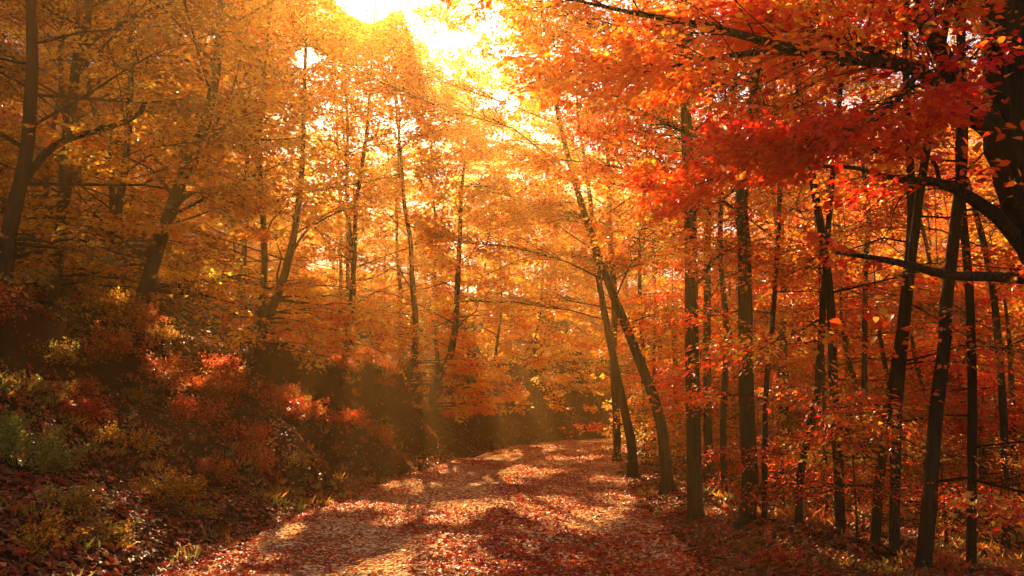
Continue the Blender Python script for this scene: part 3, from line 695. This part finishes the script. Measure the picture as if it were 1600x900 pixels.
for k, (x, y, pals, nl, hh, rd, lab) in enumerate(FILL):
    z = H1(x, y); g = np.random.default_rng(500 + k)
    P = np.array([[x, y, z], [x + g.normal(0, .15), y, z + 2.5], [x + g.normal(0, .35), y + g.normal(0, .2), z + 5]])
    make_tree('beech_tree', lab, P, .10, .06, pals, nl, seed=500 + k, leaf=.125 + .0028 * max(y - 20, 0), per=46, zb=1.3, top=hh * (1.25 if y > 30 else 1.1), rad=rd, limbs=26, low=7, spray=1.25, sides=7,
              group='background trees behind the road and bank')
print('leaves after unique trees', STAT['leaves'])

# ------------------------------------------------------------------ far trees (copies of six kinds)
KINDS = []
for k, (pals, cname) in enumerate([([(OR, 5), (YE, 3)], 'orange'), ([(GO, 5), (YE, 3)], 'golden'), ([(FL, 4), (OR, 3)], 'flame-red'), ([(BR, 5), (OR, 2)], 'brown'), ([(OR, 4), (RD, 3)], 'orange-red')]):
    x, y = [(28, 52), (-28, 50), (22, 45), (-24, 30), (26, 33)][k]
    z = H1(x, y); P = np.array([[x, y, z], [x + .1, y, z + 2.5], [x - .2, y, z + 5]])
    t = make_tree('forest_tree', '', P, .16, .11, pals, 15000, seed=700 + k, leaf=.15, per=46, zb=1.2, top=15, rad=5, limbs=22, low=4, spray=1.4, sides=6, carve=False)
    KINDS.append((t, cname))
gf = np.random.default_rng(40)
def far_label(x, y, cname):
    px, py = project(np.array([[x, y, 5.0]])); px = px[0]
    side = 'at the far left of the slope' if px < 220 else 'on the left slope' if px < 520 else 'beyond the road bend' if px < 960 else 'behind the roadside trunks' if px < 1250 else 'deep in the right-hand forest'
    return f'distant {cname} tree {side}', f'distant {cname} trees {side}'
for t, cname in KINDS:
    t['label'], t['group'] = far_label(t.location.x, t.location.y, cname)
spots = []
tries = 0
while len(spots) < 100 and tries < 9000:
    tries += 1
    y = gf.uniform(44, 120); x = gf.uniform(-.85, .85) * y
    if y < 60 and -9 < x < 16: continue
    if abs(lateral([x], [y])[0][0]) < 5.5: continue
    if all((x - a) ** 2 + (y - b) ** 2 > 25 for a, b in spots): spots.append((x, y))
# a few nearer ones at the sides, outside or at the edge of the picture
for x, y in [(-20, 18), (-25, 24), (-17, 8), (-14, 2), (24, 22), (27, 28), (21, 13), (16, 5), (-24, 12), (23, 30), (18, 44), (25, 42), (14, 50), (-23, 40), (-28, 46), (-18, 32), (-20, 26), (-22, 47)]: spots.append((x, y))  # the last left-hand ones are added to cast shade on the left trees
for _ in range(26):
    y = gf.uniform(47, 78); spots.append((gf.uniform(-.46, -.08) * y, y))
for _ in range(8):
    y = gf.uniform(58, 80); spots.append((gf.uniform(.0, .3) * y, y))
for x, y in spots:
    u = gf.random() + .25 * np.sign(x)
    k = (3 if gf.random() < .75 else 1) if x < -.35 * y else (0 if gf.random() < .5 else 1) if x < .25 * y else [2, 4, 3, 0][int(gf.integers(4))]  # left copies mostly deepened brown, imitating the darkness on that side
    t, cname = KINDS[k]; lab, grp = far_label(x, y, cname)
    s_ = gf.uniform(.85, 1.15) * (1.0 + .004 * y)
    if y > 40 and -.42 < x / y < .4: s_ = min(s_, max(((y - 34) * .53 - H1(x, y)) / 16.0, .4))
    copy_tree(t, (x, y, H1(x, y) - .1), gf.uniform(0, 6.28), (s_, s_, s_ * gf.uniform(.9, 1.1)), lab, grp)

# thin distant trunks with light understorey foliage deep in the right-hand forest
def make_pole(seed, pals, h, rad, nl, name, r0=.09):
    x, y = 17.0 + seed % 7, 30.0; z = H1(x, y); g = np.random.default_rng(seed)
    P = np.array([[x, y, z], [x + g.normal(0, .12), y, z + 1.6], [x + g.normal(0, .3), y, z + 3.5]])
    return make_tree(name, '', P, r0, r0 * .7, pals, nl, seed=seed, leaf=.095 if h > 5 else .05, per=34, zb=.9 if h > 5 else .4, top=h, rad=rad, limbs=16, low=3, spray=.8, sides=6, carve=False, up=(0, .3))
POLES = [(make_pole(801, [(GO, 5), (YE, 3)], 6.5, 1.9, 5200, 'slender_tree'), 'golden'), (make_pole(802, [(RD, 5), (CR, 2)], 6, 1.8, 5200, 'slender_tree'), 'red'),
         (make_pole(803, [(OR, 5), (FL, 2)], 6.5, 1.9, 5200, 'slender_tree'), 'orange'), (make_pole(804, [(BR, 3), (FL, 3)], 6, 1.9, 5000, 'slender_tree'), 'rusty')]
SAPS = [(make_pole(811, [(RD, 5), (FL, 2)], 2.6, 1.2, 1800, 'sapling', .02), 'red'), (make_pole(812, [(OR, 4), (GO, 3)], 2.8, 1.3, 1800, 'sapling', .03), 'orange'),
        (make_pole(813, [(YE, 4), (GO, 4)], 2.4, 1.2, 1800, 'sapling', .02), 'yellow'), (make_pole(814, [(BR, 4), (RD, 2)], 2.2, 1.2, 1700, 'sapling', .03), 'brown')]
# (pixel of the foot, distance or None, kind, scale, label)
POLE_SPOTS = [
 ((1020, 700), 0, 1.0, 'slender golden tree just right of the two leaning roadside trees'),
 ((1058, 715), 2, 1.0, 'slender orange tree left of the straight mossy roadside trunk'),
 ((1148, 735), 2, 1.0, 'slender orange tree right of the midway thin trunk'),
 ((1182, 745), 1, 1.0, 'slender red-leaved tree behind the thickest mossy trunk'),
 ((1222, 760), 0, .95, 'slender golden tree left of the crooked slim trunk'),
 ((1236, 738), 2, 1.05, 'slender orange tree behind the crooked slim trunk'),
 ((1262, 752), 1, 1.0, 'slender red tree right of the crooked slim trunk'),
 ((1330, 760), 0, 1.0, 'slender golden tree right of the dark curved trunk'),
 ((1352, 778), 3, .95, 'slender rusty tree left of the crossed trunks'),
 ((1418, 790), 1, 1.0, 'slender red tree between the crossed trunks and the bold black trunk'),
 ((1466, 800), 3, 1.0, 'slender rusty tree right of the bold black trunk'),
 ((1490, 780), 2, 1.1, 'slender orange tree between the two black trunks'),
 ((1540, 800), 3, 1.0, 'slender rusty tree right of the straight black trunk'),
 ((1592, 810), 1, 1.0, 'slender red tree cut by the right frame edge'),
]
first = set()
def place(src_list, k, loc, rz, s_, lab, grp, cat='tree'):
    src = src_list[k][0]
    if id(src) not in first and src.name not in first:
        first.add(src.name); r = src
        r.location = loc; r.rotation_euler = (0, 0, rz); r.scale = (s_, s_, s_); r['label'] = lab; r['group'] = grp
    else:
        r = copy_tree(src, loc, rz, (s_, s_, s_), lab, grp)
    r['category'] = cat; return r
for (px, py), k, s_, lab in POLE_SPOTS:
    p = ground_hit(px, py); place(POLES, k, (p[0], p[1], p[2] - .08), gf.uniform(0, 6.28), s_, lab, 'slender trees of the right-hand forest')
for _ in range(60):
    y = gf.uniform(22, 48); x = gf.uniform(.2, .78) * y
    if lateral([x], [y])[0][0] > -3.6: continue
    k = int(gf.integers(4)); cn = POLES[k][1]
    place(POLES, k, (x, y, H1(x, y) - .08), gf.uniform(0, 6.28), gf.uniform(.9, 1.3), f'thin far {cn} tree seen between the trunks of the right-hand forest', f'thin far {cn} trees of the right-hand forest')
SAP_SPOTS = [
 ((1030, 760), 0, .45, 'small red sapling at the foot of the stout leaning tree'),
 ((1225, 838), 0, .9, 'red sapling on the slope below the crooked slim trunk'),
 ((1128, 790), 0, .5, 'low red sapling between the two mossy trunks'),
 ((1205, 770), 1, .9, 'orange sapling right of the thickest mossy trunk'),
 ((1290, 850), 1, .85, 'orange sapling in front of the dark curved trunk'),
 ((1335, 838), 2, .8, 'yellow sapling left of the crossed trunks'),
 ((1340, 885), 0, .8, 'red sapling by the lower right path edge'),
 ((1400, 893), 3, .8, 'brown sapling below the crossed trunks'),
 ((1480, 905), 3, .9, 'brown sapling at the foot of the bold black trunk'),
 ((1500, 850), 0, 1.0, 'red sapling between the two black trunks'),
 ((1550, 892), 1, .95, 'orange sapling right of the straight black trunk'),
 ((1590, 900), 0, 1.0, 'red sapling in the bottom right corner'),
 ((1440, 840), 1, 1.0, 'orange sapling behind the bold black trunk'),
 ((1540, 840), 2, 1.0, 'yellow sapling low near the right frame edge'),
 ((1000, 722), 2, .8, 'yellow sapling behind the slim leaning trunk'),
 ((1070, 742), 1, .8, 'orange sapling behind the straight mossy trunk'),
]
for (px, py), k, s_, lab in SAP_SPOTS:
    p = ground_hit(px, py - 45); place(SAPS, k, (p[0], p[1], p[2] - .04), gf.uniform(0, 6.28), s_ * .8, lab, 'saplings under the right-hand trees', 'sapling')
for _ in range(55):
    y = gf.uniform(17, 38); x = gf.uniform(.2, .72) * y
    if lateral([x], [y])[0][0] > -4.0: continue
    k = int(gf.integers(4)); cn = SAPS[k][1]
    place(SAPS, k, (x, y, H1(x, y) - .05), gf.uniform(0, 6.28), gf.uniform(.8, 1.6), f'{cn} understorey sapling deeper among the right-hand trunks', f'{cn} understorey saplings of the right-hand forest', 'sapling')

# ------------------------------------------------------------------ shrubs on the bank
def make_shrub(seed, pals, rad, hgt, nl, leaf, label=''):
    g = np.random.default_rng(seed); o3 = np.array([-6.0 - seed % 5, 14.0, 0]); o3[2] = H1(o3[0], o3[1])
    root = thing('shrub', label, 'shrub', o3)
    bt = Tubes(); C = []; D = []; NN = []; SL = []
    for _ in range(30):
        a = g.uniform(0, 6.28); e = g.uniform(.25, 1.35); ln = rad * g.uniform(.55, 1.1)
        dv = np.array([math.cos(a) * math.cos(e), math.sin(a) * math.cos(e), math.sin(e) * hgt / rad])
        q = np.linspace(0, 1, 5)[:, None]
        P = o3 + dv * ln * q + np.array([math.cos(a), math.sin(a), -.6]) * ln * .22 * q * q
        bt.add(P, np.linspace(.012, .003, 5), 4)
        for _ in range(4):
            f = g.uniform(.35, 1.05); p = P[0] + (P[-1] - P[0]) * f
            out = unit(dv + g.normal(0, .6, 3)); C.append(p + out * .1); D.append(out); NN.append(unit(np.array([0, 0, 1.0]) + g.normal(0, .4, 3))); SL.append(.3 * rad / .7)
    link('stems', bt.mesh('stems', M_BARK_DARK, o3), root, kind='stuff')
    C = np.array(C); S = len(C); SL = np.array(SL)
    cm = crown_mesh('foliage', o3, C, np.array(D), np.array(NN), max(int(nl / S), 6), SL, SL * .8, leaf, g, pals, False, 1, .45, .5, .10)
    link('foliage', cm, root, kind='stuff')
    return root
SHR = [(make_shrub(901, [('russet', 5), ('brown', 2)], .75, .8, 2300, .072), 'russet'), (make_shrub(902, [('russet', 5), ('litter', 3)], .7, .6, 2200, .072), 'red'),
       (make_shrub(903, [('brown', 4), (GO, 2), ('olive', 1)], .7, .7, 2300, .068), 'gold-brown'), (make_shrub(904, [('green', 5), ('olive', 4)], .9, 1.0, 4200, .06), 'green'),
       (make_shrub(905, [('olive', 4), ('brown', 3)], .6, .45, 1900, .062), 'olive')]
SHRUBS = [
 ((30, 735), 3, 1.05, 'bright green bush at the left frame edge'),
 ((-14, 700), 3, .8, 'green bush cut by the left frame edge behind the bright one'),
 ((100, 790), 4, 1.0, 'low olive shrub at the foot of the bright green bush'),
 ((120, 650), 1, 1.1, 'reddish shrub just right of the bright green bush'),
 ((200, 700), 2, 1.1, 'yellow-brown sunlit shrub in the middle of the left bank'),
 ((170, 560), 0, 1.3, 'russet shrub high on the bank under the sloping sunbeam'),
 ((75, 560), 4, 1.3, 'dark olive shrub high on the bank at far left'),
 ((250, 600), 0, 1.3, 'russet shrub at the shaded upper bank below the slanting tree'),
 ((300, 650), 1, 1.25, 'broad red shrub on the left bank with glinting leaves'),
 ((355, 620), 0, 1.2, 'russet shrub near the bank top with pale lit leaves'),
 ((245, 770), 2, .9, 'gold-brown shrub on the lower left bank'),
 ((300, 800), 4, .8, 'low olive shrub by the sunlit grass near the road'),
 ((380, 690), 1, 1.2, 'red shrub on the lower bank above the dark hollow'),
 ((430, 640), 1, 1.3, 'red glossy shrub on the upper bank left of the sunbeam'),
 ((480, 660), 0, 1.2, 'russet shrub on the bank middle left of the sunbeam'),
 ((540, 665), 1, 1.2, 'red shrub close left of the sunbeam'),
 ((465, 720), 4, .9, 'olive shrub low on the bank above the road edge'),
 ((330, 745), 0, .8, 'small russet shrub low on the left bank'),
 ((150, 830), 4, .8, 'low olive shrub in the dark lower left'),
 ((60, 850), 2, .8, 'low gold-brown shrub in the bottom left corner'),
 ((590, 690), 0, .9, 'small russet shrub at the foot of the sunbeam'),
 ((720, 650), 0, 1.2, 'russet shrub on the far bank right of the sunbeam'),
 ((1010, 775), 2, .45, 'small gold-brown shrub left of the stout leaning tree'),
 ((1110, 800), 4, .5, 'small olive shrub between the two mossy trunks'),
 ((1190, 850), 4, .55, 'small olive shrub in front of the thickest mossy trunk'),
 ((1230, 880), 1, .6, 'small red shrub at the lower right road edge'),
 ((1300, 890), 4, .7, 'olive undergrowth shrub left of the crossed trunks'),
 ((1470, 898), 0, .6, 'small russet shrub at the foot of the bold black trunk'),
 ((1560, 895), 4, .7, 'olive shrub in the dark bottom right corner'),
 ((1380, 900), 4, .7, 'olive shrub at the bottom edge under the crossed trunks'),
]
for (px, py), k, s_, lab in SHRUBS:
    p = ground_hit(px, py); place(SHR, k, (p[0], p[1], p[2] - .06), gf.uniform(0, 6.28), s_ * .62 * (1 + .02 * max(p[1] - 12, 0)), lab, 'shrubs on the bank and verge', 'shrub')
for q_ in range(84):
    y = gf.uniform(9, 40); L_, S_ = (gf.uniform(1.2, 7.5) if q_ < 46 else gf.uniform(1.7, 3.4) + 2.3 * (1 - float(sstep(10, 24, y)))), 0
    cx_ = float(np.interp(y, ROAD[:, 1], ROAD[:, 0])); x = cx_ - 2.7 - L_
    k = int(gf.choice([0, 0, 1, 1, 2, 4])); cn = SHR[k][1]
    place(SHR, k, (x, y, H1(x, y) - .06), gf.uniform(0, 6.28), gf.uniform(.4, .85), f'{cn} shrub in the thicket on the left bank', f'{cn} shrubs of the left bank thicket', 'shrub')

# tufts of grass and small herbs
def herbs(name, n, label, pals, xr, yr, lat, g, leaf=.05, h=.16, per=14, dn=1.0):
    y = g.uniform(*yr, n); x = g.uniform(*xr, n); L, S = lateral(x, y)
    m = (L > lat[0]) & (L < lat[1]) & (noise(N_LUMP, x, y) > -.1 * dn); x, y = x[m], y[m]
    idx = np.repeat(np.arange(len(x)), per); k = len(idx)
    a = g.uniform(0, 6.28, k); e = g.uniform(.5, 1.4, k); D = np.stack([np.cos(a) * np.cos(e), np.sin(a) * np.cos(e), np.sin(e)], 1)
    P = np.stack([x[idx] + g.normal(0, .06, k), y[idx] + g.normal(0, .06, k), surf(x, y)[idx]], 1)
    s1 = P + D * 0; lf = h * g.uniform(.5, 1.3, k)
    V, Fc, m2 = leaf_geometry(s1, D, np.stack([-np.sin(a), np.cos(a), .4 + 0 * a], 1), lf, lf * .16, g, 1, .1)
    c = pick(pals, len(x), g)[idx] * g.uniform(.7, 1.25, (k, 1))
    link(name, mesh_np(name, V, Fc, M_LEAF, np.repeat(np.clip(c, 0, .9), m2, 0)), kind='stuff', label=label, category='grass')
gh = np.random.default_rng(60)
herbs('grass', 1200, 'olive and straw grass tufts along the left verge and lower bank', [('olive', 4), ('brown', 4)], (-12, -2), (7, 26), (2.7, 6.5), gh)
herbs('undergrowth', 2200, 'low green and brown undergrowth below the right-hand trees', [('olive', 3), ('russet', 3), ('brown', 4)], (2, 14), (7, 26), (-11, -3.7), gh, h=.14)
# fallen twigs on the verge and road
tw = Tubes(); gt = np.random.default_rng(61)
def twig_mesh():
    t = Tubes(); n = 6; P = np.zeros((n, 3)); P[:, 0] = np.linspace(-.5, .5, n); P[:, 1] = np.cumsum(gt.normal(0, .05, n)); P[:, 2] = np.abs(gt.normal(0, .02, n))
    t.add(P, np.linspace(.012, .004, n), 5); j = P[2 + int(gt.integers(2))]
    t.add(np.array([j, j + [.18, .12 * gt.choice([-1, 1]), .02]]), [.006, .003], 4); return t.mesh('fallen_twig', M_BARK, (0, 0, 0))
TW = [twig_mesh() for _ in range(5)]
for k in range(34):
    y = gt.uniform(8.5, 18); side = gt.random()
    cx_ = float(np.interp(y, ROAD[:, 1], ROAD[:, 0])); x = cx_ + (gt.uniform(-5.2, -2.3) if side < .5 else gt.uniform(2.2, 4.6))
    o = link('fallen_twig', TW[int(gt.integers(5))]); s_ = gt.uniform(.4, 1.1); o.scale = (s_, s_, s_)
    o.location = (x, y, float(surf(np.array([x]), np.array([y]))[0]) + .025); o.rotation_euler = (gt.normal(0, .08), gt.normal(0, .08), gt.uniform(0, 6.28))
    sd_ = 'left' if side < .5 else 'right'
    o['label'] = f'thin brown fallen twig among the leaves on the {sd_} verge'; o['category'] = 'twig'; o['group'] = f'fallen twigs on the {sd_} verge'

# ------------------------------------------------------------------ labels of the repeats: what each one is seen beside
MARKS = [(20, 'the dark trunk at the left edge'), (118, 'the forked dark tree at upper left'), (200, 'the thin shaded trunk on the slope'), (262, 'the slanting many-branched tree'), (345, 'the fan of branches under the sunlight'),
         (437, 'the half-shaded leaning trunk'), (548, 'the thin trunk under the glowing leaves'), (642, 'the sunbeam on the bank'), (702, 'the twin-stemmed tree'), (790, 'the road bend'), (870, 'the far earth bank'), (962, 'the short thin roadside trunk'),
         (1035, 'the stout leaning tree'), (1083, 'the straight mossy trunk'), (1130, 'the midway thin trunk'), (1167, 'the thickest mossy trunk'), (1208, 'the forking thin trunk'), (1262, 'the crooked slim trunk'), (1305, 'the dark curved trunk'),
         (1348, 'the thin trunk behind the crossed ones'), (1392, 'the crossed trunks'), (1462, 'the bold black leaning trunk'), (1518, 'the straight black trunk'), (1568, 'the dim trunk at the right edge')]
import re as _re
def seen_beside(o):
    p = np.array([[o.location.x, o.location.y, o.location.z + 1.2]]); px = float(project(p)[0][0])
    if px < 0 or px > 1600 or o.location.y < 2: return 'beyond the left frame edge' if o.location.x < 0 else 'beyond the right frame edge'
    mx, ph = min(MARKS, key=lambda m_: abs(m_[0] - px))
    dx = px - mx
    return ('behind ' if abs(dx) < 9 else 'just left of ' if dx < 0 else 'just right of ') + ph
for o in [o for o in col.objects if o.parent is None and o.get('label')]:
    l = o['label']; far = o.location.y
    tw_ = 'left' if 'on the left' in l else 'right'
    m_ = _re.match(r'(distant|thin far) (\S+) tree', l)
    if m_: o['label'] = f"{'tall' if m_.group(1) == 'distant' and far < 75 else 'faint distant' if m_.group(1) == 'distant' else 'thin'} {m_.group(2)} tree {'far ' if far > 33 else ''}{seen_beside(o)}"
    elif 'fallen twig among' in l: o['label'] = f"fallen twig on the {tw_} verge {seen_beside(o)}"
    elif 'understorey sapling' in l: o['label'] = f"{l.split()[0]} understorey sapling {'deep ' if far > 27 else ''}{seen_beside(o)}"
    elif 'thicket on the left bank' in l:
        px, py = project(np.array([list(o.location)])); dz = o.location.z
        o['label'] = f"{l.split()[0]} shrub {'low' if dz < 1.2 else 'midway' if dz < 2.4 else 'high'} on the bank {seen_beside(o)}"
# ------------------------------------------------------------------ haze
zs = -5.5
me = bpy.data.meshes.new('haze')
x0, x1, y0, y1, z0_, z1_ = -152, 152, -32, 262, -8, 27
v = [(x, y, z) for x in (x0, x1) for y in (y0, y1) for z in (z0_, z1_)]
me.from_pydata(v, [], [(0, 1, 3, 2), (4, 6, 7, 5), (0, 4, 5, 1), (2, 3, 7, 6), (0, 2, 6, 4), (1, 5, 7, 3)]); me.update()
m, nt, out = new_mat('haze')
pv = N(nt, "ShaderNodeVolumePrincipled"); pv.inputs['Color'].default_value = (*HAZE_COL, 1)
pv.inputs['Density'].default_value = HAZE_DENSITY; pv.inputs['Anisotropy'].default_value = HAZE_G
nt.links.new(pv.outputs[0], out.inputs['Volume']); me.materials.append(m)
link('haze', me, kind='stuff', label='warm golden haze filling the forest with sunbeams', category='haze')
dd = bpy.context.evaluated_depsgraph_get()
print('tris', sum(len(m_.loop_triangles) or sum(len(p.vertices) - 2 for p in m_.polygons) if False else len(m_.polygons) for m_ in bpy.data.meshes), 'faces; leaves', STAT['leaves'], 'objects', len(bpy.data.objects))
